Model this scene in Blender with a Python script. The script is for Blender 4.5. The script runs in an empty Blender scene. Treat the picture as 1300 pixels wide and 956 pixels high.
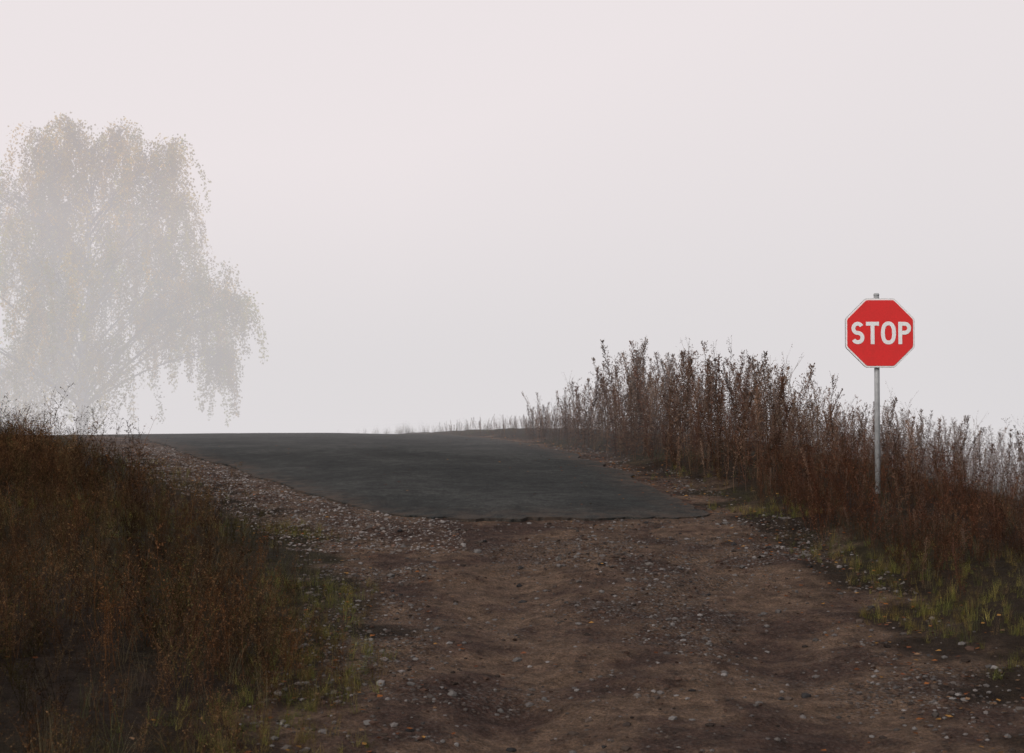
import bpy, bmesh, math, random
import numpy as np
from mathutils import Vector, Matrix

random.seed(7); rng = np.random.default_rng(11)
scene = bpy.context.scene
scene.view_settings.view_transform = 'Standard'
scene.view_settings.look = 'None'
scene.view_settings.exposure = 0

# ------------------------------------------------------------------ noise / terrain
_lat = rng.random((256, 256))
def vnoise(x, y, s=1.0, o=0.0):
    x = np.asarray(x, float)/s + o + 1000.0; y = np.asarray(y, float)/s + o*1.7 + 1000.0
    xi = np.floor(x).astype(int); yi = np.floor(y).astype(int)
    fx = x-xi; fy = y-yi
    fx = fx*fx*(3-2*fx); fy = fy*fy*(3-2*fy)
    a = _lat[xi % 256, yi % 256]; b = _lat[(xi+1) % 256, yi % 256]
    c = _lat[xi % 256, (yi+1) % 256]; d = _lat[(xi+1) % 256, (yi+1) % 256]
    return (a*(1-fx)+b*fx)*(1-fy)+(c*(1-fx)+d*fx)*fy
def sstep(a, b, x):
    t = np.clip((np.asarray(x, float)-a)/(b-a), 0, 1); return t*t*(3-2*t)

_py = [-400,-50,0,6,8,10,12,14,18,22,26,30,34,40,60,100,200,1500]
_pz = [-.6,-.3,-.15,-.1,0,.17,.36,.54,.79,.95,1.07,1.12,1.06,.85,.2,-.8,-2,-2]
_ty = np.arange(-400, 1500, .25)
_tz = np.interp(_ty, _py, _pz)
_k = np.exp(-np.linspace(-2, 2, 13)**2); _k /= _k.sum()
_tz = np.convolve(np.pad(_tz, 6, mode='edge'), _k, 'valid')
def prof(y): return np.interp(y, _ty, _tz)
def Lc(y): return np.interp(y, [0,8,10,12,14,16,18,22,28,34,60,90], [-1.0,-.9,-1.0,-1.4,-2.3,-3.3,-4.2,-6.0,-8.7,-11.5,-27,-50])
def Rc(y): return np.interp(y, [0,8,11.5,14,18,22,28,34,60,90], [2.7,2.6,2.6,2.25,1.75,1.2,-.3,-2.3,-14,-32])
def AL(y): return np.interp(y, [13,13.8,15,17.5,22,28,34,60,90], [-.9,-1.1,-1.85,-3.15,-5.0,-7.5,-10.3,-25,-48])
def AR(y): return np.interp(y, [13,14,18,22,28,34,60,90], [2.05,1.95,1.42,.9,-.6,-2.7,-15,-34])
def terr(x, y):
    x = np.asarray(x, float); y = np.asarray(y, float)
    z = prof(y)
    dL = Lc(y)-x; dR = x-Rc(y)
    z = z + .20*sstep(0, 2.5, dL)*(1-sstep(24, 34, y))
    z = z + .14*sstep(0, 1.1, dR)
    dd = np.clip(dR-2.2, 0, 40); z = z - np.minimum(.17*dd*sstep(0, 1.5, dd), 3.0)
    near = sstep(-.7, -.1, x-AL(y))*sstep(-.7, -.1, AR(y)-x)*sstep(13.1, 13.7, y)
    ins = sstep(.02, .25, x-AL(y))*sstep(.02, .25, AR(y)-x)*sstep(13.85, 14.15, y)
    n = (vnoise(x,y,.9,3)-.5)*.045+(vnoise(x,y,.33,9)-.5)*.03+(vnoise(x,y,.13,5)-.5)*.028
    rut = np.exp(-((x+.0)/.33)**2)+np.exp(-((x-1.65)/.35)**2)
    z = z - .055*rut*(1-sstep(11.3, 13.2, y))*(y > 0)
    z = z + n*(1-.75*near) - .035*ins
    z = z + (vnoise(x,y,7,1)-.5)*.25*sstep(2, 6, np.maximum(dL, dR))
    return z

# ------------------------------------------------------------------ material helpers
def newmat(name):
    m = bpy.data.materials.new(name); m.use_nodes = True
    nt = m.node_tree; nt.nodes.clear()
    out = nt.nodes.new('ShaderNodeOutputMaterial')
    return m, nt, out
def N(nt, t, **kw):
    n = nt.nodes.new(t)
    for k, v in kw.items():
        if k in n.inputs: n.inputs[k].default_value = v
        else: setattr(n, k, v)
    return n
def noise(nt, vec, scale, detail=6, rough=.6):
    n = N(nt, 'ShaderNodeTexNoise'); n.inputs['Scale'].default_value = scale
    n.inputs['Detail'].default_value = detail; n.inputs['Roughness'].default_value = rough
    nt.links.new(vec, n.inputs['Vector']); return n.outputs['Fac']
def ramp(nt, fac, stops):
    r = N(nt, 'ShaderNodeValToRGB'); e = r.color_ramp.elements
    while len(e) < len(stops): e.new(.5)
    for i, (p, c) in enumerate(stops):
        e[i].position = p; e[i].color = (*c, 1) if len(c) == 3 else c
    nt.links.new(fac, r.inputs['Fac']); return r.outputs['Color']
def mixc(nt, fac, a, b, mode='MIX'):
    m = nt.nodes.new('ShaderNodeMix'); m.data_type = 'RGBA'; m.blend_type = mode
    for s, v in ((m.inputs[0], fac), (m.inputs[6], a), (m.inputs[7], b)):
        if hasattr(v, 'links'): nt.links.new(v, s)
        elif isinstance(v, (int, float)): s.default_value = v
        else: s.default_value = (*v, 1)
    return m.outputs[2]
def mth(nt, op, a, b=None):
    m = nt.nodes.new('ShaderNodeMath'); m.operation = op
    for s, v in ((m.inputs[0], a), (m.inputs[1], b)):
        if v is None: continue
        if hasattr(v, 'links'): nt.links.new(v, s)
        else: s.default_value = v
    return m.outputs[0]
def principled(nt, out, col, rough=.9, spec=.2, metal=0.0, bump=None, bstr=.5, bdist=.02):
    p = nt.nodes.new('ShaderNodeBsdfPrincipled')
    if hasattr(col, 'links'): nt.links.new(col, p.inputs['Base Color'])
    else: p.inputs['Base Color'].default_value = (*col, 1)
    if hasattr(rough, 'links'): nt.links.new(rough, p.inputs['Roughness'])
    else: p.inputs['Roughness'].default_value = rough
    p.inputs['Specular IOR Level'].default_value = spec
    p.inputs['Metallic'].default_value = metal
    if bump is not None:
        b = nt.nodes.new('ShaderNodeBump'); b.inputs['Strength'].default_value = bstr
        b.inputs['Distance'].default_value = bdist
        nt.links.new(bump, b.inputs['Height']); nt.links.new(b.outputs[0], p.inputs['Normal'])
    nt.links.new(p.outputs[0], out.inputs['Surface']); return p
def geopos(nt): return nt.nodes.new('ShaderNodeNewGeometry').outputs['Position']
def objpos(nt): return nt.nodes.new('ShaderNodeTexCoord').outputs['Object']

def attr_mat(name, nscale=0, trans=0.0):
    """matte plant / stone material: colour comes from the per-plant attribute"""
    m, nt, out = newmat(name)
    a = N(nt, 'ShaderNodeAttribute', attribute_name='col'); c = a.outputs['Color']
    if nscale:
        v = ramp(nt, noise(nt, geopos(nt), nscale, 2), [(.3, (.6, .6, .6)), (.7, (1.3, 1.3, 1.3))])
        c = mixc(nt, 1.0, c, v, 'MULTIPLY')
    d = nt.nodes.new('ShaderNodeBsdfDiffuse'); nt.links.new(c, d.inputs['Color'])
    s = d.outputs[0]
    if trans:
        t = nt.nodes.new('ShaderNodeBsdfTranslucent'); nt.links.new(c, t.inputs['Color'])
        mx = nt.nodes.new('ShaderNodeMixShader'); mx.inputs[0].default_value = trans
        nt.links.new(s, mx.inputs[1]); nt.links.new(t.outputs[0], mx.inputs[2]); s = mx.outputs[0]
    nt.links.new(s, out.inputs['Surface'])
    return m

def mkmesh(name, V, F, mat, C=None, smooth=False, cname='col'):
    V = np.asarray(V, np.float32); F = np.asarray(F, np.int32); k = F.shape[1]
    me = bpy.data.meshes.new(name)
    me.vertices.add(len(V)); me.vertices.foreach_set('co', V.ravel())
    me.loops.add(F.size); me.loops.foreach_set('vertex_index', F.ravel())
    me.polygons.add(len(F))
    me.polygons.foreach_set('loop_start', np.arange(0, F.size, k, dtype=np.int32))
    me.polygons.foreach_set('loop_total', np.full(len(F), k, np.int32))
    me.polygons.foreach_set('use_smooth', np.full(len(F), smooth))
    if C is not None:
        ca = me.color_attributes.new(cname, 'FLOAT_COLOR', 'POINT')
        C = np.asarray(C, np.float32)
        ca.data.foreach_set('color', np.hstack([C, np.ones((len(C), 1), np.float32)]).ravel())
    me.update(calc_edges=True)
    me.materials.append(mat)
    ob = bpy.data.objects.new(name, me); scene.collection.objects.link(ob)
    return ob

# ------------------------------------------------------------------ plant builder
class B:
    def __init__(s): s.V = []; s.F = []; s.C = []; s.n = 0
    def quad(s, a, b, c, d, col):
        s.V += [a, b, c, d]; s.C += [col]*4; s.F.append((s.n, s.n+1, s.n+2, s.n+3)); s.n += 4
    def leaf(s, p, d, L, w, col):
        d = np.array(d, float); d /= np.linalg.norm(d)+1e-9
        r = rng.normal(size=3); sd = np.cross(d, r); sd /= np.linalg.norm(sd)+1e-9
        s.quad(p, p+d*L*.5+sd*w*.5, p+d*L, p+d*L*.5-sd*w*.5, col)
    def twig(s, p, q, w0, w1, col):
        d = q-p; sd = np.cross(d, rng.normal(size=3)); sd /= np.linalg.norm(sd)+1e-9
        s.quad(p-sd*w0/2, p+sd*w0/2, q+sd*w1/2, q-sd*w1/2, col)
    def tube(s, pts, rad, k, col):
        pts = [np.array(p, float) for p in pts]; base = s.n
        for i, p in enumerate(pts):
            d = pts[min(i+1, len(pts)-1)]-pts[max(i-1, 0)]; d /= np.linalg.norm(d)+1e-9
            u = np.cross(d, [1, 0, 0] if abs(d[0]) < .8 else [0, 1, 0]); u /= np.linalg.norm(u); v = np.cross(d, u)
            for j in range(k):
                a = 2*math.pi*j/k
                s.V.append(p+(u*math.cos(a)+v*math.sin(a))*rad[i]); s.C.append(col)
        for i in range(len(pts)-1):
            for j in range(k):
                s.F.append((base+i*k+j, base+i*k+(j+1) % k, base+(i+1)*k+(j+1) % k, base+(i+1)*k+j))
        s.n += len(pts)*k
    def arr(s): return np.array(s.V), np.array(s.F), np.array(s.C)

def curve_stem(h, bend):
    a = rng.random()*6.28; b = bend*(.4+rng.random())
    w = rng.normal(size=2)*.012
    def f(t): return np.array([math.cos(a)*b*t*t+w[0]*math.sin(t*7), math.sin(a)*b*t*t+w[1]*math.sin(t*6), h*t])
    return f
def spear():
    b = B(); f = curve_stem(1, .15)
    b.tube([f(t) for t in np.linspace(0, 1, 5)], np.linspace(.0042, .0012, 5), 3, (.75, .62, .52))
    t0 = .32+rng.random()*.3; wid = .025+rng.random()*.045
    n = int(50+rng.random()*35)
    for i in range(n):
        t = t0+(1.02-t0)*rng.random()**.9
        u = (t-t0)/(1.02-t0); L = wid*(.3+1.5*math.sin(math.pi*min(1, .15+u*.85))**.8)*(.5+.8*rng.random())
        p = f(min(t, 1)); a = rng.random()*6.28
        d = np.array([math.cos(a)*.5, math.sin(a)*.5, .85+.3*rng.random()]); q = p+d*L
        g = .7+rng.random()*.65
        for k in range(4):
            r = p+(q-p)*(.1+.3*k+.1*rng.random())
            b.leaf(r, d+rng.normal(size=3)*.5, .013+.018*rng.random(), .006+.008*rng.random(), (1.12*g, 1.0*g, .92*g))
    for i in range(50):
        t = .04+rng.random()*.62; p = f(t); a = rng.random()*6.28; g = .45+rng.random()*.6
        b.leaf(p, (math.cos(a), math.sin(a), -.9+rng.random()*1.5), .04+.07*rng.random(), .006+.007*rng.random(), (g, .82*g, .7*g))
    return b.arr()
def feathery(spread=.3, n=15, seed=12):
    b = B(); f = curve_stem(1, .22)
    b.tube([f(t) for t in np.linspace(0, 1, 5)], np.linspace(.0040, .0010, 5), 3, (.8, .65, .55))
    for i in range(n):
        t = .15+.83*(i+rng.random())/n; p = f(t); a = i*2.4+rng.random()
        L = spread*(1.15-t)*(.5+.7*rng.random())+.04
        d0 = np.array([math.cos(a)*.7, math.sin(a)*.7, .75]); prev = p
        for s in range(3):
            d = d0+np.array([0, 0, -.22*s]); q = prev+d*L/3
            b.twig(prev, q, .0026-.0006*s, .0020-.0006*s, (.7, .58, .48))
            for k in range(seed//3):
                g = .6+rng.random()*.7
                b.leaf(prev+(q-prev)*rng.random(), d*.5+rng.normal(size=3)*.6, .012+.02*rng.random(), .005+.007*rng.random(), (1.1*g, .92*g, .8*g))
            prev = q
    return b.arr()
def bare():
    b = B(); f = curve_stem(1, .3)
    b.tube([f(t) for t in np.linspace(0, 1, 6)], np.linspace(.0035, .0009, 6), 3, (.9, .75, .6))
    for i in range(12):
        t = .3+.65*rng.random(); p = f(t); a = rng.random()*6.28; L = .08+.14*rng.random()
        q = p+np.array([math.cos(a)*.5, math.sin(a)*.5, .9])*L
        b.twig(p, q, .0024, .001, (.85, .7, .55))
        for k in range(5):
            g = .6+.6*rng.random(); b.leaf(p+(q-p)*(.4+.6*rng.random()), rng.normal(size=3)+np.array([0, 0, .5]), .01+.015*rng.random(), .006, (g, .85*g, .7*g))
    return b.arr()
def shrub(nst=7, spread=.55):
    b = B()
    for s in range(nst):
        a = rng.random()*6.28; ln = .45+rng.random()*.6
        o = np.array([rng.normal()*.07, rng.normal()*.07, 0]); k = spread*rng.random()
        f = lambda t: o+np.array([math.cos(a)*k*t**1.3, math.sin(a)*k*t**1.3, ln*t])
        b.tube([f(t) for t in np.linspace(0, 1, 3)], np.linspace(.003, .001, 3), 3, (.7, .56, .46))
        for i in range(11):
            t = .15+.85*rng.random(); p = f(t); aa = rng.random()*6.28; L = .06+.13*rng.random()
            d = np.array([math.cos(aa)*.75, math.sin(aa)*.75, .65]); q = p+d*L
            b.twig(p, q, .0024, .001, (.8, .64, .52))
            for m in range(3):
                g = .4+rng.random()*1.05
                b.leaf(p+(q-p)*rng.random(), d*.4+rng.normal(size=3)*.6, .016+.024*rng.random(), .006+.006*rng.random(), (1.08*g, .88*g, .70*g))
    return b.arr()
def tuft(n=20, w=.006, spread=.5, droop=.5, seg=3):
    b = B()
    for i in range(n):
        a = rng.random()*6.28; o = np.array([rng.normal()*.09, rng.normal()*.09, 0]); L = .5+.5*rng.random()
        k = spread*rng.random(); sd = np.array([-math.sin(a), math.cos(a), 0])*w/2*(.6+.8*rng.random())
        g = .6+.7*rng.random(); pr = None; col = (g, g, g)
        for j in range(seg+1):
            t = j/seg; c = o+np.array([math.cos(a)*k*t**1.6, math.sin(a)*k*t**1.6, L*(t-droop*k*t**3)])
            ww = sd*(1-.85*t)
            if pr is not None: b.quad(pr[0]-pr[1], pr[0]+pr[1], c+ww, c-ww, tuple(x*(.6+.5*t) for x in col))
            pr = (c, ww)
    return b.arr()

def scatter(name, arch, P, S, T, mat, lean=.08, zoff=None):
    """one mesh holding all the copies. P (n,2) positions, S heights, T (n,3) tints"""
    n = len(P); idx = rng.integers(0, len(arch), n); Vs = []; Fs = []; Cs = []; off = 0
    Z = terr(P[:, 0], P[:, 1]); Z = Z-.01 if zoff is None else Z+zoff
    for k, (V, F, C) in enumerate(arch):
        s = np.where(idx == k)[0]
        if len(s) == 0: continue
        a = rng.random(len(s))*6.283; ca, sa = np.cos(a), np.sin(a)
        hs = S[s]
        x = V[None, :, 0]*hs[:, None]; y = V[None, :, 1]*hs[:, None]; z = V[None, :, 2]*hs[:, None]
        X = x*ca[:, None]-y*sa[:, None]; Y = x*sa[:, None]+y*ca[:, None]
        l = rng.normal(size=(len(s), 2))*lean
        X = X+z*l[:, :1]+P[s, 0][:, None]; Y = Y+z*l[:, 1:]+P[s, 1][:, None]; z = z+Z[s][:, None]
        Vs.append(np.stack([X, Y, z], -1).reshape(-1, 3))
        Fs.append((F[None]+(np.arange(len(s))*len(V))[:, None, None]).reshape(-1, F.shape[1])+off)
        Cs.append((C[None]*T[s][:, None, :]).reshape(-1, 3)); off += len(s)*len(V)
    return mkmesh(name, np.vstack(Vs), np.vstack(Fs), mat, np.vstack(Cs))
def tints(n, cols, var=.2):
    c = np.array(cols)[rng.integers(0, len(cols), n)]
    return c*(1+rng.normal(size=(n, 1))*var).clip(.4, 1.8)
def thin(P, m=1.8, far=.22):
    """the ground well to the sides is planted more sparsely"""
    return rng.random(len(P)) < np.where(np.abs(P[:, 0]) < .36*P[:, 1]+m, 1, far)

# ------------------------------------------------------------------ ground sheet
def axis(lo, hi, a, b, step, g=1.13):
    m = list(np.arange(a, b, step)); d = step; v = m[-1]
    while v < hi: d *= g; v += d; m.append(v)
    d = step; v = a; pre = []
    while v > lo: d *= g; v -= d; pre.append(v)
    return np.array(pre[::-1]+m)
gx = axis(-900, 900, -7, 6.5, .06); gy = axis(-300, 1300, 5, 24, .06)
X, Y = np.meshgrid(gx, gy); Zg = terr(X, Y)
nx, ny = len(gx), len(gy)
ii = (np.arange(ny-1)[:, None]*nx+np.arange(nx-1)[None]).ravel()
F = np.stack([ii, ii+1, ii+nx+1, ii+nx], 1)
dL = Lc(Y)-X; dR = X-Rc(Y); nn = (vnoise(X, Y, .5, 2)-.5)*.9+(vnoise(X, Y, .17, 4)-.5)*.45
dirt = 1-sstep(-.3, .3, np.maximum(dL, dR)+nn)
green = sstep(.35, .65, vnoise(X, Y, 1.6, 12))*sstep(-.2, .2, np.maximum(dL, dR))
grav = sstep(.45, .7, vnoise(X, Y, 1.1, 20)*.6+vnoise(X, Y, .4, 22)*.4)
grav = np.maximum(grav, sstep(12.3, 13.6, Y)*sstep(-.6, .1, AL(Y)-X))
Cg = np.stack([dirt, green, grav], -1).reshape(-1, 3)

m, nt, out = newmat('dirt_and_soil')
pos = geopos(nt); at = N(nt, 'ShaderNodeAttribute', attribute_name='zone')
sep = nt.nodes.new('ShaderNodeSeparateColor'); nt.links.new(at.outputs['Color'], sep.inputs[0])
n1 = noise(nt, pos, 1.1, 6, .65); n2 = noise(nt, pos, 9, 6, .7); n3 = noise(nt, pos, 60, 4, .7)
soil = ramp(nt, n1, [(.30, (.036, .020, .016)), (.44, (.068, .041, .031)), (.56, (.135, .088, .060)), (.72, (.060, .033, .026))])
soil = mixc(nt, .9, soil, ramp(nt, n2, [(.3, (.32, .30, .29)), (.7, (1.6, 1.57, 1.55))]), 'MULTIPLY')
soil = mixc(nt, .85, soil, ramp(nt, n3, [(.3, (.35, .35, .35)), (.7, (1.65, 1.65, 1.65))]), 'MULTIPLY')
vo = N(nt, 'ShaderNodeTexVoronoi'); vo.inputs['Scale'].default_value = 38; nt.links.new(pos, vo.inputs['Vector'])
pebc = ramp(nt, noise(nt, vo.outputs['Color'], 3, 0), [(.3, (.050, .038, .034)), (.5, (.105, .088, .081)), (.7, (.18, .16, .15))])
pebm = ramp(nt, vo.outputs['Distance'], [(.25, (1, 1, 1)), (.5, (0, 0, 0))])
gm = mth(nt, 'MULTIPLY', pebm, mth(nt, 'ADD', mth(nt, 'MULTIPLY', sep.outputs[2], .65), .22))
dcol = mixc(nt, gm, soil, pebc)
vg = ramp(nt, n2, [(.3, (.013, .008, .006)), (.6, (.032, .021, .014)), (.8, (.05, .034, .023))])
gg = ramp(nt, n2, [(.3, (.018, .016, .007)), (.7, (.045, .042, .016))])
vcol = mixc(nt, mth(nt, 'MULTIPLY', sep.outputs[1], .4), vg, gg)
col = mixc(nt, sep.outputs[0], vcol, dcol)
hgt = mth(nt, 'ADD', mth(nt, 'ADD', n3, mth(nt, 'MULTIPLY', n2, 1.6)), mth(nt, 'MULTIPLY', mth(nt, 'SUBTRACT', 1.0, vo.outputs['Distance']), mth(nt, 'ADD', sep.outputs[2], .4)))
principled(nt, out, col, .95, .1, bump=hgt, bstr=1.0, bdist=.028)
ground = mkmesh('ground', np.stack([X, Y, Zg], -1).reshape(-1, 3), F, m, Cg, True, 'zone')

# ------------------------------------------------------------------ asphalt road (slab with broken edge)
m, nt, out = newmat('asphalt')
pos = geopos(nt)
a1 = noise(nt, pos, .8, 5, .6); a2 = noise(nt, pos, 55, 5, .85); a3 = noise(nt, pos, 6, 5, .75)
c = ramp(nt, a1, [(.3, (.021, .0225, .022)), (.5, (.031, .0325, .0315)), (.72, (.052, .0525, .050))])
c = mixc(nt, 1.0, c, ramp(nt, a2, [(.32, (.2, .2, .2)), (.55, (1.1, 1.1, 1.1)), (.7, (3.6, 3.6, 3.5))]), 'MULTIPLY')
c = mixc(nt, 1.0, c, ramp(nt, a3, [(.3, (.5, .5, .5)), (.7, (1.45, 1.43, 1.4))]), 'MULTIPLY')
ea = N(nt, 'ShaderNodeAttribute', attribute_name='col')
es = nt.nodes.new('ShaderNodeSeparateColor'); nt.links.new(ea.outputs['Color'], es.inputs[0])
em = mth(nt, 'MULTIPLY', es.outputs[0], ramp(nt, noise(nt, pos, 5, 6, .7), [(.40, (0, 0, 0)), (.60, (1, 1, 1))]))
c = mixc(nt, em, c, (.078, .055, .043))
principled(nt, out, c, .9, .12, bump=mth(nt, 'ADD', a2, mth(nt, 'MULTIPLY', a3, .6)), bstr=1.0, bdist=.016)
nu, nv = 160, 260
u = np.linspace(0, 1, nu); v = np.linspace(0, 1, nv)**1.7
Vv = []; Cc = []
for j, vj in enumerate(v):
    y0 = 13.72+.18*np.abs(u-.45)**1.5+(vnoise(u*3.2, u*0, .4, 2)-.5)*.16+(vnoise(u*3.2, u*0, .14, 6)-.5)*.12+(vnoise(u*3.2, u*0, .05, 16)-.5)*.07
    y0 = y0+.45*np.exp(-(u/.06))+.25*np.exp(-((1-u)/.04))
    y = y0+(62-y0)*vj
    l = AL(y)+(vnoise(y, y*0, .8, 8)-.5)*.22+(vnoise(y, y*0, .2, 18)-.5)*.10
    r = AR(y)+(vnoise(y, y*0, .9, 28)-.5)*.24+(vnoise(y, y*0, .2, 38)-.5)*.10
    x = l+(r-l)*u
    z = prof(y)+.020+.02*(vnoise(x, y, 1.3, 7)-.5)+.035*np.sin(np.pi*u)*sstep(0, .02, vj)
    Vv.append(np.stack([x, y, z], -1))
    ed = np.clip(1-np.minimum(x-l, r-x)/.5, 0, 1)
    ed = np.maximum(ed, np.clip(1-(y-y0)/.7, 0, 1)*.85)
    Cc.append(np.stack([ed]*3, -1))
Vt = np.array(Vv); Vb = Vt.copy(); Vb[..., 2] -= .22
VV = np.vstack([Vt.reshape(-1, 3), Vb.reshape(-1, 3)]); nt_ = nu*nv
ii = (np.arange(nv-1)[:, None]*nu+np.arange(nu-1)[None]).ravel()
F = [np.stack([ii, ii+1, ii+nu+1, ii+nu], 1)]
def skirt(idx):
    a, b = idx[:-1], idx[1:]; F.append(np.stack([a, a+nt_, b+nt_, b], 1))
skirt(np.arange(nu)); skirt(np.arange(nv)*nu); skirt(np.arange(nv)*nu+nu-1)
Cc = np.array(Cc).reshape(-1, 3)
mkmesh('asphalt_road', VV, np.vstack(F), m, np.vstack([Cc, Cc]))

# ------------------------------------------------------------------ loose gravel
stones = []
for k in range(10):
    bm = bmesh.new(); bmesh.ops.create_icosphere(bm, subdivisions=1, radius=1)
    sx, sy, sz = 1+rng.random()*.5, .7+rng.random()*.4, .45+rng.random()*.3
    for vv in bm.verts:
        q_ = .75+.5*random.random(); vv.co = Vector((vv.co.x*sx*q_, vv.co.y*sy*q_, vv.co.z*sz*q_))
    bm.verts.index_update()
    V = np.array([vv.co[:] for vv in bm.verts]); Fk = np.array([[q.index for q in f.verts] for f in bm.faces])
    stones.append((V, Fk, np.ones((len(V), 3)))); bm.free()
def sample(n, x0, x1, y0, y1): return np.stack([x0+(x1-x0)*rng.random(n), y0+(y1-y0)*rng.random(n)], 1)
P = sample(95000, -7, 3.4, 5.2, 24)
x, y = P[:, 0], P[:, 1]
inc = (x > Lc(y)-.45) & (x < Rc(y)+.35) & ~((x > AL(y)+.03) & (x < AR(y)-.03) & (y > 13.85))
gr = sstep(.38, .62, vnoise(x, y, 1.1, 20)*.6+vnoise(x, y, .4, 22)*.4)
left = (y > 12.0) & (x < AL(y)+.5)
lip = np.exp(-((y-13.5)/.35)**2)*(x > -2)
gr = np.where(left, 1.6, np.maximum(gr, lip))
rutm = np.exp(-((x)/.3)**2)+np.exp(-((x-1.65)/.3)**2)
pr = (.16+.6*gr)*(1-.75*np.clip(rutm, 0, 1)*(~left))
P = P[inc & (rng.random(len(P)) < pr)]
S = .005+.008*rng.random(len(P))+.016*rng.random(len(P))**8
stone_m = attr_mat('gravel_stone')
T = tints(len(P), [(.105, .088, .080), (.14, .122, .116), (.065, .05, .044), (.088, .066, .055), (.175, .157, .15), (.075, .047, .037)], .25)
T *= np.where((P[:, 1] > 12.0) & (P[:, 0] < AL(P[:, 1])+.5), 1.2, .82)[:, None]
scatter('gravel', stones, P, S, T, stone_m, .0, zoff=S*.12)
P = sample(130, -1.4, 2.6, 6, 13.7); S = .015+.022*rng.random(130)**2
scatter('loose_rocks', stones, P, S, tints(130, [(.09, .078, .072), (.12, .108, .103), (.035, .032, .032)], .2), stone_m, 0, zoff=S*.12)

# ------------------------------------------------------------------ fallen leaves
b = []
for k in range(6):
    q = B()
    q.quad(np.array([-.5, 0, .05]), np.array([0, -.36, .22*rng.random()]), np.array([.55, 0, .1+.2*rng.random()]), np.array([0, .36, .3*rng.random()]), (1, 1, 1))
    b.append(q.arr())
P = sample(24000, -9, 5, 5.5, 28); x, y = P[:, 0], P[:, 1]
e = np.maximum(Lc(y)-x, x-Rc(y))
w = np.exp(-((e+.05)/.45)**2)*np.where(x > 0, .9, .4)+.045
w = np.where((x > AL(y)) & (x < AR(y)) & (y > 13.8), .016+.5*np.exp(-((AR(y)-x)/.28)), w)
P = P[rng.random(len(P)) < w]
S = .024+.022*rng.random(len(P)); leafm = attr_mat('fallen_leaf')
zo = np.where((P[:, 0] > AL(P[:, 1])) & (P[:, 0] < AR(P[:, 1])) & (P[:, 1] > 13.9), .095, .012)
scatter('fallen_leaves', b, P, S, tints(len(P), [(.20, .075, .028), (.14, .052, .025), (.25, .13, .042), (.11, .043, .024), (.08, .045, .03), (.15, .09, .055)], .25), leafm, 0, zoff=zo)

# ------------------------------------------------------------------ weeds, shrubs, grasses
weed_m = attr_mat('dry_weed'); grass_m = attr_mat('grass_blade')
sp = [spear() for _ in range(12)]; fe = [feathery() for _ in range(6)]; fe2 = [feathery(.42, 18, 12) for _ in range(3)]
br = [bare() for _ in range(5)]
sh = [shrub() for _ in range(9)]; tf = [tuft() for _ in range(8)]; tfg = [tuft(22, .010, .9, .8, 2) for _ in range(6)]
BR = [(.104, .070, .054), (.125, .084, .064), (.074, .050, .040), (.115, .083, .068), (.145, .108, .086), (.090, .051, .038)]
def hR(x, y):
    h = np.interp(y, [9, 11, 12.5, 14, 16, 19, 22, 25, 26.2, 28, 33], [.25, .42, .58, .82, .98, 1.05, 1.30, 1.28, .75, .36, .25])
    return h*(1-.33*sstep(3.6, 4.4, x))
P = sample(18500, -3, 8.5, 10.3, 33); x, y = P[:, 0], P[:, 1]
e = x-Rc(y)+.25*sstep(19, 23, y)
d = sstep(.05, .6, e)*(1-.45*sstep(3.2, 5.5, e))*(.25+.75*sstep(.2, .5, vnoise(x, y, .7, 41)))
keep = rng.random(len(P)) < d*.28*(1+.6*sstep(17, 22, y))
keep &= ~((np.abs(x-3.6) < .24) & (y < 14.4) & (y > 13.0))
P = P[keep]; x, y = P[:, 0], P[:, 1]; e = x-Rc(y)+.25*sstep(19, 23, y)
S = hR(x, y)*(.40+.72*rng.random(len(P))**.85)*(.7+.3*sstep(.1, .8, e))
S *= (.70+.60*vnoise(x, y, .8, 50))
r_ = rng.random(len(P)); k = r_ < .60; k2 = (r_ >= .60) & (r_ < .86); k3 = r_ >= .86
scatter('tall_dry_weeds', sp, P[k], S[k], tints(k.sum(), BR, .28), weed_m, .09)
scatter('feathery_dry_weeds', fe+fe2, P[k2], S[k2]*1.02, tints(k2.sum(), BR, .28), weed_m, .11)
scatter('bare_dry_stalks', br, P[k3], S[k3]*1.08, tints(k3.sum(), BR, .28), weed_m, .13)
P = sample(8500, -3, 8, 9.6, 30); x, y = P[:, 0], P[:, 1]; e = x-Rc(y)
w = sstep(.15, .6, e)*(.4+.4*vnoise(x, y, .6, 60))*.5*(1-.5*sstep(3.5, 5.5, e))*np.where(y < 15, 1.7, .8)*sstep(9.8, 11.2, y)
w = w*np.where((np.abs(x-3.55) < .30) & (y < 14.4) & (y > 12.6), .15, 1)
P = P[rng.random(len(P)) < w]; x, y = P[:, 0], P[:, 1]
S = (.24+.36*rng.random(len(P)))*np.interp(y, [9, 11, 14, 25, 28], [.6, 1.08, 1.3, 1.0, .6])
scatter('dry_undergrowth', sh, P, S, tints(len(P), [(.085, .050, .038), (.06, .037, .029), (.105, .067, .048), (.095, .046, .033)], .28), weed_m, .1)

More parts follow.
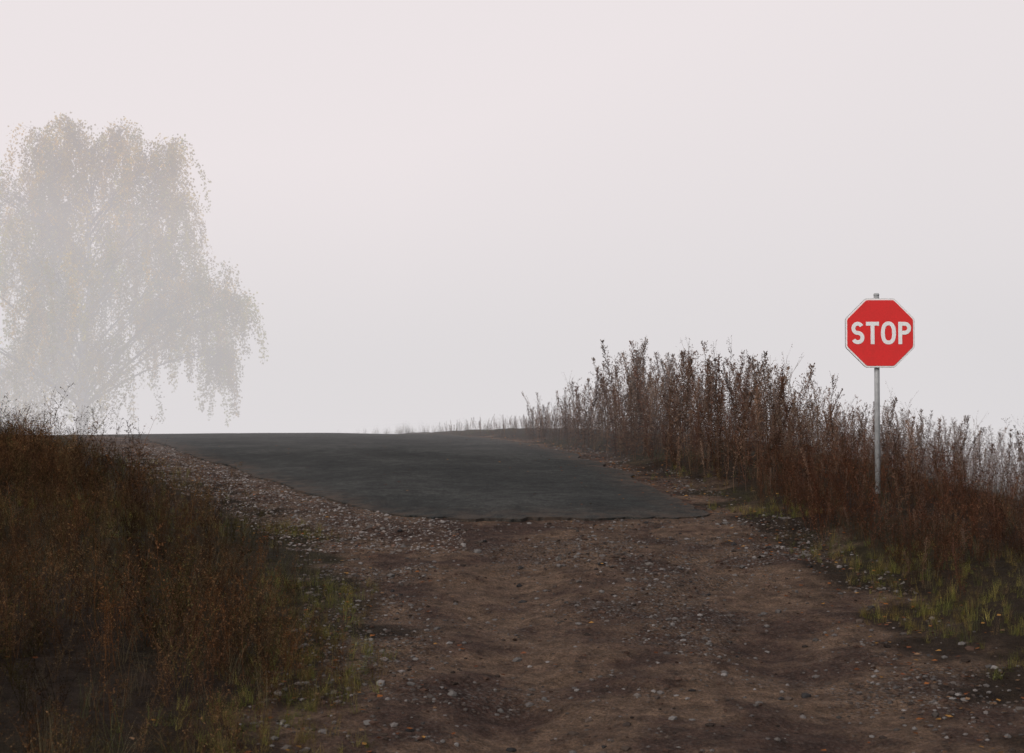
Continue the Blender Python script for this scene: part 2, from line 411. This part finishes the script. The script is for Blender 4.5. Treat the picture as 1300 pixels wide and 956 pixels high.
# left bank
LB = [(.075, .047, .032), (.052, .034, .025), (.105, .066, .040), (.040, .029, .022), (.096, .076, .050), (.058, .056, .028), (.13, .09, .055), (.10, .055, .030)]
P = sample(13500, -10, -.6, 5.0, 19); P = P[thin(P, .8, .3)]; x, y = P[:, 0], P[:, 1]; e = Lc(y)-x
edge = np.interp(y, [5, 8, 11, 13, 16, 20], [-.15, -.05, .25, .85, 1.5, 1.6])
k = rng.random(len(P)) < sstep(0, .45, e-edge)*(.4+.6*sstep(.25, .5, vnoise(x, y, .8, 70)))*.45
P = P[k]; x, y = P[:, 0], P[:, 1]; e = Lc(y)-x
S = np.interp(y, [5, 8, 10, 12.5, 14, 17, 20], [.46, .54, .52, .52, .68, .72, .45])
S = S*(.45+.6*rng.random(len(P)))*(.6+.4*sstep(0, 1.0, e))*(.6+.8*vnoise(x, y, 1.0, 80))
r_ = rng.random(len(P)); k = r_ < .82; k2 = (r_ >= .82) & (r_ < .93); k3 = r_ >= .93
scatter('dry_shrubs', sh, P[k], S[k]*1.08, tints(k.sum(), LB, .35)*(.45+1.0*vnoise(P[k, 0], P[k, 1], .7, 95))[:, None], weed_m, .12)
scatter('dry_weeds', fe, P[k2], S[k2]*1.2, tints(k2.sum(), LB, .25), weed_m, .12)
scatter('dry_stalks', br, P[k3], S[k3]*1.35, tints(k3.sum(), LB, .25), weed_m, .15)

# dry grass everywhere off the road
P = sample(34000, -22, 20, 4.8, 42); P = P[thin(P, 1.5, .3)]; x, y = P[:, 0], P[:, 1]; e = np.maximum(Lc(y)-x, x-Rc(y))
k = rng.random(len(P)) < sstep(.0, .45, e)*(.3+.6*vnoise(x, y, 1.2, 90))*np.where((x > -9) & (x < 9) & (y < 24), .8, .4)
P = P[k]; S = .12+.26*rng.random(len(P))
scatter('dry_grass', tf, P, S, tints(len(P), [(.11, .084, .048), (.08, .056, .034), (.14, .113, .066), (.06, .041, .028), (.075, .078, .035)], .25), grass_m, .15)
# green grass along the verges
P = sample(60000, -8, 6, 5, 20); P = P[thin(P, .8, .2)]; x, y = P[:, 0], P[:, 1]; e = np.maximum(Lc(y)-x, x-Rc(y))
w = sstep(-.25, .1, e+(vnoise(x, y, .4, 33)-.5)*.4)*(1-sstep(.4, 1.0, e))*sstep(.3, .6, vnoise(x, y, .9, 12))
w = np.maximum(w, 1.0*np.exp(-((x+3.7)/1.0)**2-((y-13.0)/.9)**2))
w = np.maximum(w, 1.3*np.exp(-((x-3.2)/.95)**4-((y-9.4)/1.7)**4)*sstep(0, .25, e)*(.3+.7*vnoise(x, y, .3, 44)))
w = w*np.where(y > 14.5, .2, 1)
P = P[rng.random(len(P)) < w*.5]; S = .06+.11*rng.random(len(P))
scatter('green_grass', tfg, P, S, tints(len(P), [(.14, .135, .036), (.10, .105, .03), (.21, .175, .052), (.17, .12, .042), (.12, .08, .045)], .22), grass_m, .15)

# ------------------------------------------------------------------ weeping birch in the fog
TX, TY = -19.7, 65.0; TZ = float(terr(TX, TY))
PXM = 1805/TY
t = B()
def tp(px, py, dy=0.0): return np.array([(px-105)/PXM, dy, 1.5+(530-py)/PXM-TZ])
bark = (.34, .32, .28); dark = (.12, .095, .07)
trunk = [np.array([0, 0, -.3]), np.array([.1, 0, 2.0]), np.array([.05, .1, 4.5]), np.array([.35, .1, 7.5]), np.array([.3, 0, 10.5]), tp(118, 195)]
t.tube(trunk, [.32, .26, .18, .11, .055, .02], 9, bark)
lobes = [(120,192,42),(62,200,46),(195,212,40),(5,240,66),(130,285,72),(208,300,42),(60,345,75),(275,362,40),(-60,320,85),
         (178,390,60),(15,420,66),(100,410,56),(-105,400,85),(262,415,36),(304,385,24),(-45,225,60),(150,165,22),(90,160,22),
         (45,170,24),(218,185,20),(60,455,55),(150,450,38),(-20,470,60),(280,450,20),(232,255,18),
         (95,250,60),(165,340,55),(228,350,40),(110,360,60),(165,245,45),(220,400,40),(60,280,60),(20,330,60)]
def bez(p0, p1, p2, n):
    return [(1-s)**2*p0+2*s*(1-s)*p1+s*s*p2 for s in np.linspace(0, 1, n)]
def trunk_at(z):
    zs = [p[2] for p in trunk]; return np.array([np.interp(z, zs, [p[0] for p in trunk]), np.interp(z, zs, [p[1] for p in trunk]), z])
LV = []; LC = []
for (px, py, r) in lobes:
    R = r/PXM
    for rep in range(2):
        dy = rng.normal()*R*1.1; c = tp(px, py, dy)
        hd = math.hypot(c[0], c[1]); p0 = trunk_at(max(1.9, min(11.5, c[2]-.65*hd-1.0)))
        mid = p0*.45+c*.55+np.array([0, 0, .16*hd+.2])
        pts = bez(p0, mid, c, 8); t.tube(pts, np.linspace(.034+.004*hd, .012, 8), 5, dark)
        for s in range(int(9+r*.40)):
            off = rng.normal(size=3); off *= (rng.random()**.42)/np.linalg.norm(off)
            st = c+off*np.array([R, R*1.25, R*.85])
            src = pts[rng.integers(4, 8)]
            t.tube(bez(src, (src+st)/2+np.array([0, 0, .35]), st, 4), [.013, .010, .008, .005], 3, dark)
            hang = (.9+2.7*rng.random()**1.3)*(1.0 if rng.random() < .8 else .5)
            hang = min(hang, max(.5, st[2]-.8))
            aa = rng.random()*6.28; dr = np.array([math.cos(aa), math.sin(aa), 0])*(.15+.3*rng.random())
            gcol = np.array(random.choice([(.58,.42,.035), (.46,.40,.045), (.32,.33,.045), (.62,.40,.045), (.40,.29,.04)]))*(.55+.65*rng.random())
            nl = int((8+hang*36)); uu = rng.random(nl)**.8
            q = st[None]+dr[None]*hang*(1-(1-uu[:, None])**2)+np.stack([uu*0, uu*0, .12*np.sin(uu*2)-hang*uu**1.35], -1)
            q += rng.normal(size=(nl, 3))*np.array([.14, .14, .12])*(1.1-.6*uu[:, None])
            dd = rng.normal(size=(nl, 3))*.6+np.array([0, 0, -.7]); dd /= np.linalg.norm(dd, axis=1)[:, None]
            sd = np.cross(dd, rng.normal(size=(nl, 3))); sd /= np.linalg.norm(sd, axis=1)[:, None]
            Ls = (.08+.08*rng.random(nl))[:, None]; Ws = (.065+.05*rng.random(nl))[:, None]
            LV.append(np.stack([q, q+dd*Ls*.5+sd*Ws*.5, q+dd*Ls, q+dd*Ls*.5-sd*Ws*.5], 1).reshape(-1, 3))
            LC.append(np.repeat(gcol[None]*(.6+.75*rng.random(nl))[:, None], 4, 0))
            prev = st
            for k in range(1, 5):
                u_ = k/4; qq = st+dr*hang*(1-(1-u_)**2)+np.array([0, 0, .12*math.sin(u_*2)-hang*u_**1.35])
                t.twig(prev, qq, .010, .006, dark); prev = qq
tree = bpy.data.objects.new('birch_tree', None); scene.collection.objects.link(tree); tree.location = (TX, TY, TZ)
V, F_, C = t.arr(); o = mkmesh('trunk_and_branches', V, F_, attr_mat('birch_bark', 6), C); o.parent = tree
LV = np.vstack(LV); LC = np.vstack(LC)
o = mkmesh('leaves', LV, np.arange(len(LV)).reshape(-1, 4), attr_mat('birch_leaf', 1.0, .4), LC); o.parent = tree

# ------------------------------------------------------------------ stop sign
sx, sy_ = 3.73, 14.4; sz0 = float(terr(sx, sy_))
sign = bpy.data.objects.new('stop_sign', None); scene.collection.objects.link(sign); sign.location = (sx, sy_, sz0)
cz = 2.356-sz0
def paint(name, colr, dirt_c, rough=.45):
    m, nt, out = newmat(name); p = objpos(nt)
    f = noise(nt, p, 5, 8, .7); f2 = noise(nt, p, 70, 3, .6)
    c = mixc(nt, ramp(nt, f, [(.45, (0, 0, 0)), (.85, (.6, .6, .6))]), colr, dirt_c)
    c = mixc(nt, .18, c, ramp(nt, f2, [(.3, (.6, .6, .6)), (.7, (1.2, 1.2, 1.2))]), 'MULTIPLY')
    principled(nt, out, c, rough, .25, bump=f, bstr=.05); return m
red = paint('red_reflective_sheet', (.74, .035, .035), (.55, .04, .035))
white = paint('white_reflective_sheet', (.88, .87, .88), (.68, .65, .63))
m, nt, out = newmat('galvanised_steel'); p = objpos(nt)
c = ramp(nt, noise(nt, p, 14, 6, .7), [(.3, (.24, .24, .245)), (.7, (.38, .38, .39))])
principled(nt, out, c, .6, .4, .1, bump=noise(nt, p, 90, 3), bstr=.1); steel = m
def lsp(a, b, n): return [float(q) for q in np.linspace(a, b, n)]
def bmobj(name, bm, mat, loc=(0, 0, 0), smooth=False):
    bmesh.ops.recalc_face_normals(bm, faces=bm.faces[:])
    me = bpy.data.meshes.new(name); bm.to_mesh(me); bm.free(); me.materials.append(mat)
    for pl in me.polygons: pl.use_smooth = smooth
    o = bpy.data.objects.new(name, me); scene.collection.objects.link(o); o.parent = sign; o.location = loc; return o
def octa(apo, y0, y1, mat, name, rc=.02):
    """octagon plate with slightly rounded corners between y0 and y1"""
    bm = bmesh.new(); Rv = apo/math.cos(math.pi/8); pts = []
    cor = [Vector((Rv*math.cos(math.pi/8+i*math.pi/4), Rv*math.sin(math.pi/8+i*math.pi/4))) for i in range(8)]
    for i in range(8):
        c = cor[i]; a = (cor[i-1]-c).normalized()*rc; b_ = (cor[(i+1) % 8]-c).normalized()*rc
        for s in lsp(0, 1, 5): pts.append((c+a)*((1-s)**2)+c*(2*s*(1-s))+(c+b_)*(s*s))
    f = [bm.verts.new((q.x, y0, q.y)) for q in pts]; k = [bm.verts.new((q.x, y1, q.y)) for q in pts]
    bm.faces.new(f); bm.faces.new(k[::-1])
    for i in range(len(pts)): bm.faces.new((f[i], k[i], k[(i+1) % len(pts)], f[(i+1) % len(pts)]))
    return bmobj(name, bm, mat, (0, 0, cz))
octa(.351, -.002, .016, steel, 'back_plate')
octa(.348, -.006, -.003, white, 'white_border')
octa(.333, -.010, -.007, red, 'red_face', .018)
s_ = .0195; H = .226
def strip(bm, path, w, closed=False):
    n = len(path); Lr = []
    for i, p in enumerate(path):
        if closed: d = path[(i+1) % n]-path[i-1]
        else: d = path[min(i+1, n-1)]-path[max(i-1, 0)]
        d = d.normalized(); nrm = Vector((-d.y, d.x))*w
        a = p+nrm; c_ = p-nrm
        Lr.append((bm.verts.new((a.x, 0, a.y)), bm.verts.new((c_.x, 0, c_.y))))
    for i in range(n if closed else n-1):
        a, b_ = Lr[i], Lr[(i+1) % n]; bm.faces.new((a[0], a[1], b_[1], b_[0]))
bm = bmesh.new()
ry = (H/2-s_)/2; rx = .127/2-s_
cx = -.2275; path = []
for a in lsp(28, 270, 26): path.append(Vector((cx+rx*math.cos(math.radians(a)), ry+ry*math.sin(math.radians(a)))))
for a in lsp(82, -152, 26): path.append(Vector((cx+(rx+.003)*math.cos(math.radians(a)), -ry+ry*math.sin(math.radians(a)))))
strip(bm, path, s_)
cx = -.0775
strip(bm, [Vector((cx-.066, H/2-s_)), Vector((cx+.066, H/2-s_))], s_)
strip(bm, [Vector((cx, H/2-2*s_-.0002)), Vector((cx, -H/2))], s_)
cx = .0835; path = []
for a in lsp(0, 360, 49)[:-1]:
    ca, sa = math.cos(math.radians(a)), math.sin(math.radians(a)); e_ = 2/2.4
    path.append(Vector((cx+(.152/2-s_)*math.copysign(abs(ca)**e_, ca), (H/2+.003-s_)*math.copysign(abs(sa)**e_, sa))))
strip(bm, path, s_, True)
x0 = .183+s_
strip(bm, [Vector((x0, H/2)), Vector((x0, -H/2))], s_)
bt = H/2-s_; path = [Vector((x0+s_+.0002, bt)), Vector((x0+s_+.018, bt))]
rb = (.128-2*s_)/2*1.02
for a in lsp(80, -80, 16): path.append(Vector((x0+s_+.026+.045*math.cos(math.radians(a)), bt-rb+rb*math.sin(math.radians(a)))))
path += [Vector((x0+s_+.018, bt-2*rb)), Vector((x0+s_+.0002, bt-2*rb))]
strip(bm, path, s_)
bmobj('stop_lettering', bm, white, (0, -.0125, cz))
ptop = 2.745-sz0
bm = bmesh.new(); bmesh.ops.create_cone(bm, cap_ends=True, segments=24, radius1=.027, radius2=.027, depth=ptop+.4)
bmobj('post', bm, steel, (-.02, .052, (ptop-.4)/2), True)
bm = bmesh.new(); bmesh.ops.create_cone(bm, cap_ends=True, segments=24, radius1=.032, radius2=.022, depth=.018)
bmobj('post_cap', bm, steel, (-.02, .052, ptop+.0095))
for i, dz in enumerate((-.2, .2)):
    bm = bmesh.new(); bmesh.ops.create_cube(bm, size=1)
    for vv in bm.verts: vv.co = Vector((vv.co.x*.30, vv.co.y*.008, vv.co.z*.03))
    bmobj('bracket_%d' % (i+1), bm, steel, (-.02, .0215, cz+dz))
    bm = bmesh.new(); bmesh.ops.create_cone(bm, cap_ends=False, segments=20, radius1=.033, radius2=.033, depth=.03)
    bmobj('clamp_%d' % (i+1), bm, steel, (-.02, .055, cz+dz))

# ------------------------------------------------------------------ fog (homogeneous absorbing volumes, with added glow as scattered daylight)
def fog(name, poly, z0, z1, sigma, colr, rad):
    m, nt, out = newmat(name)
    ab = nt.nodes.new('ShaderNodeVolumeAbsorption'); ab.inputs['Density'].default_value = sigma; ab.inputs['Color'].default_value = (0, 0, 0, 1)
    em = nt.nodes.new('ShaderNodeEmission'); em.inputs['Color'].default_value = (*colr, 1); em.inputs['Strength'].default_value = sigma*rad  # fog glows by itself: emission stands in for multiply scattered daylight
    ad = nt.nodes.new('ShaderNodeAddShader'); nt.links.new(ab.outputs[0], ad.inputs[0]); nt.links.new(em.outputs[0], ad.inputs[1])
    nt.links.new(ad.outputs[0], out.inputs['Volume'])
    bm = bmesh.new()
    lo = [bm.verts.new((x, y, z0)) for x, y in poly]; hi = [bm.verts.new((x, y, z1)) for x, y in poly]
    bm.faces.new(lo[::-1]); bm.faces.new(hi)
    for i in range(len(poly)):
        j = (i+1) % len(poly); bm.faces.new((lo[i], lo[j], hi[j], hi[i]))
    bmesh.ops.recalc_face_normals(bm, faces=bm.faces[:])
    me = bpy.data.meshes.new(name); bm.to_mesh(me); bm.free(); me.materials.append(m)
    o = bpy.data.objects.new(name, me); scene.collection.objects.link(o); return o
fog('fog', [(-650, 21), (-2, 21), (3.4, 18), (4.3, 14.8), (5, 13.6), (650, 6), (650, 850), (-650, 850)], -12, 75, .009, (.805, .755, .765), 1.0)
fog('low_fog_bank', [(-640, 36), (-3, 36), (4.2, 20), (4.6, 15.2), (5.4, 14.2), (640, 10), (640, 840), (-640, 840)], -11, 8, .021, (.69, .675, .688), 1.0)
fog('high_fog_bank', [(-630, 46), (630, 46), (630, 830), (-630, 830)], 8.05, 95, .018, (.865, .795, .81), 1.0)  # brighter glow colour than the low bank puts in the sky's brightening upwards
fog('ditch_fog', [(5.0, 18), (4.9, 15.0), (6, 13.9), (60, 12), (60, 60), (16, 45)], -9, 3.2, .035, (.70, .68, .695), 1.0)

# ------------------------------------------------------------------ light
w = bpy.data.worlds.new('World'); scene.world = w; w.use_nodes = True; nt = w.node_tree; nt.nodes.clear()
wo = nt.nodes.new('ShaderNodeOutputWorld'); bg = nt.nodes.new('ShaderNodeBackground')
sk = nt.nodes.new('ShaderNodeTexSky'); sk.sky_type = 'NISHITA'; sk.sun_disc = False
sk.sun_elevation = math.radians(38); sk.sun_rotation = math.radians(215); sk.dust_density = 4; sk.air_density = 1.2
hs = nt.nodes.new('ShaderNodeHueSaturation'); hs.inputs['Saturation'].default_value = .3
nt.links.new(sk.outputs[0], hs.inputs['Color']); nt.links.new(hs.outputs[0], bg.inputs['Color'])
bg.inputs['Strength'].default_value = .10; nt.links.new(bg.outputs[0], wo.inputs['Surface'])
sl = bpy.data.lights.new('sun', 'SUN'); sl.energy = 1.0; sl.angle = math.radians(20); sl.color = (1, .95, .9)
so = bpy.data.objects.new('sun', sl); scene.collection.objects.link(so)
el = math.radians(38); az = math.radians(215)
sd = Vector((math.sin(az)*math.cos(el), math.cos(az)*math.cos(el), math.sin(el)))
so.rotation_euler = sd.to_track_quat('Z', 'Y').to_euler(); so.location = sd*50

# ------------------------------------------------------------------ camera
cam = bpy.data.cameras.new('camera'); co = bpy.data.objects.new('camera', cam); scene.collection.objects.link(co)
cam.lens = 50; cam.sensor_width = 36; cam.clip_start = .1; cam.clip_end = 3000
co.location = (0, 0, 1.5); co.rotation_euler = (math.radians(90+1.65), 0, 0)
cam.dof.use_dof = True; cam.dof.focus_distance = 14.3; cam.dof.aperture_fstop = 5.6
scene.camera = co
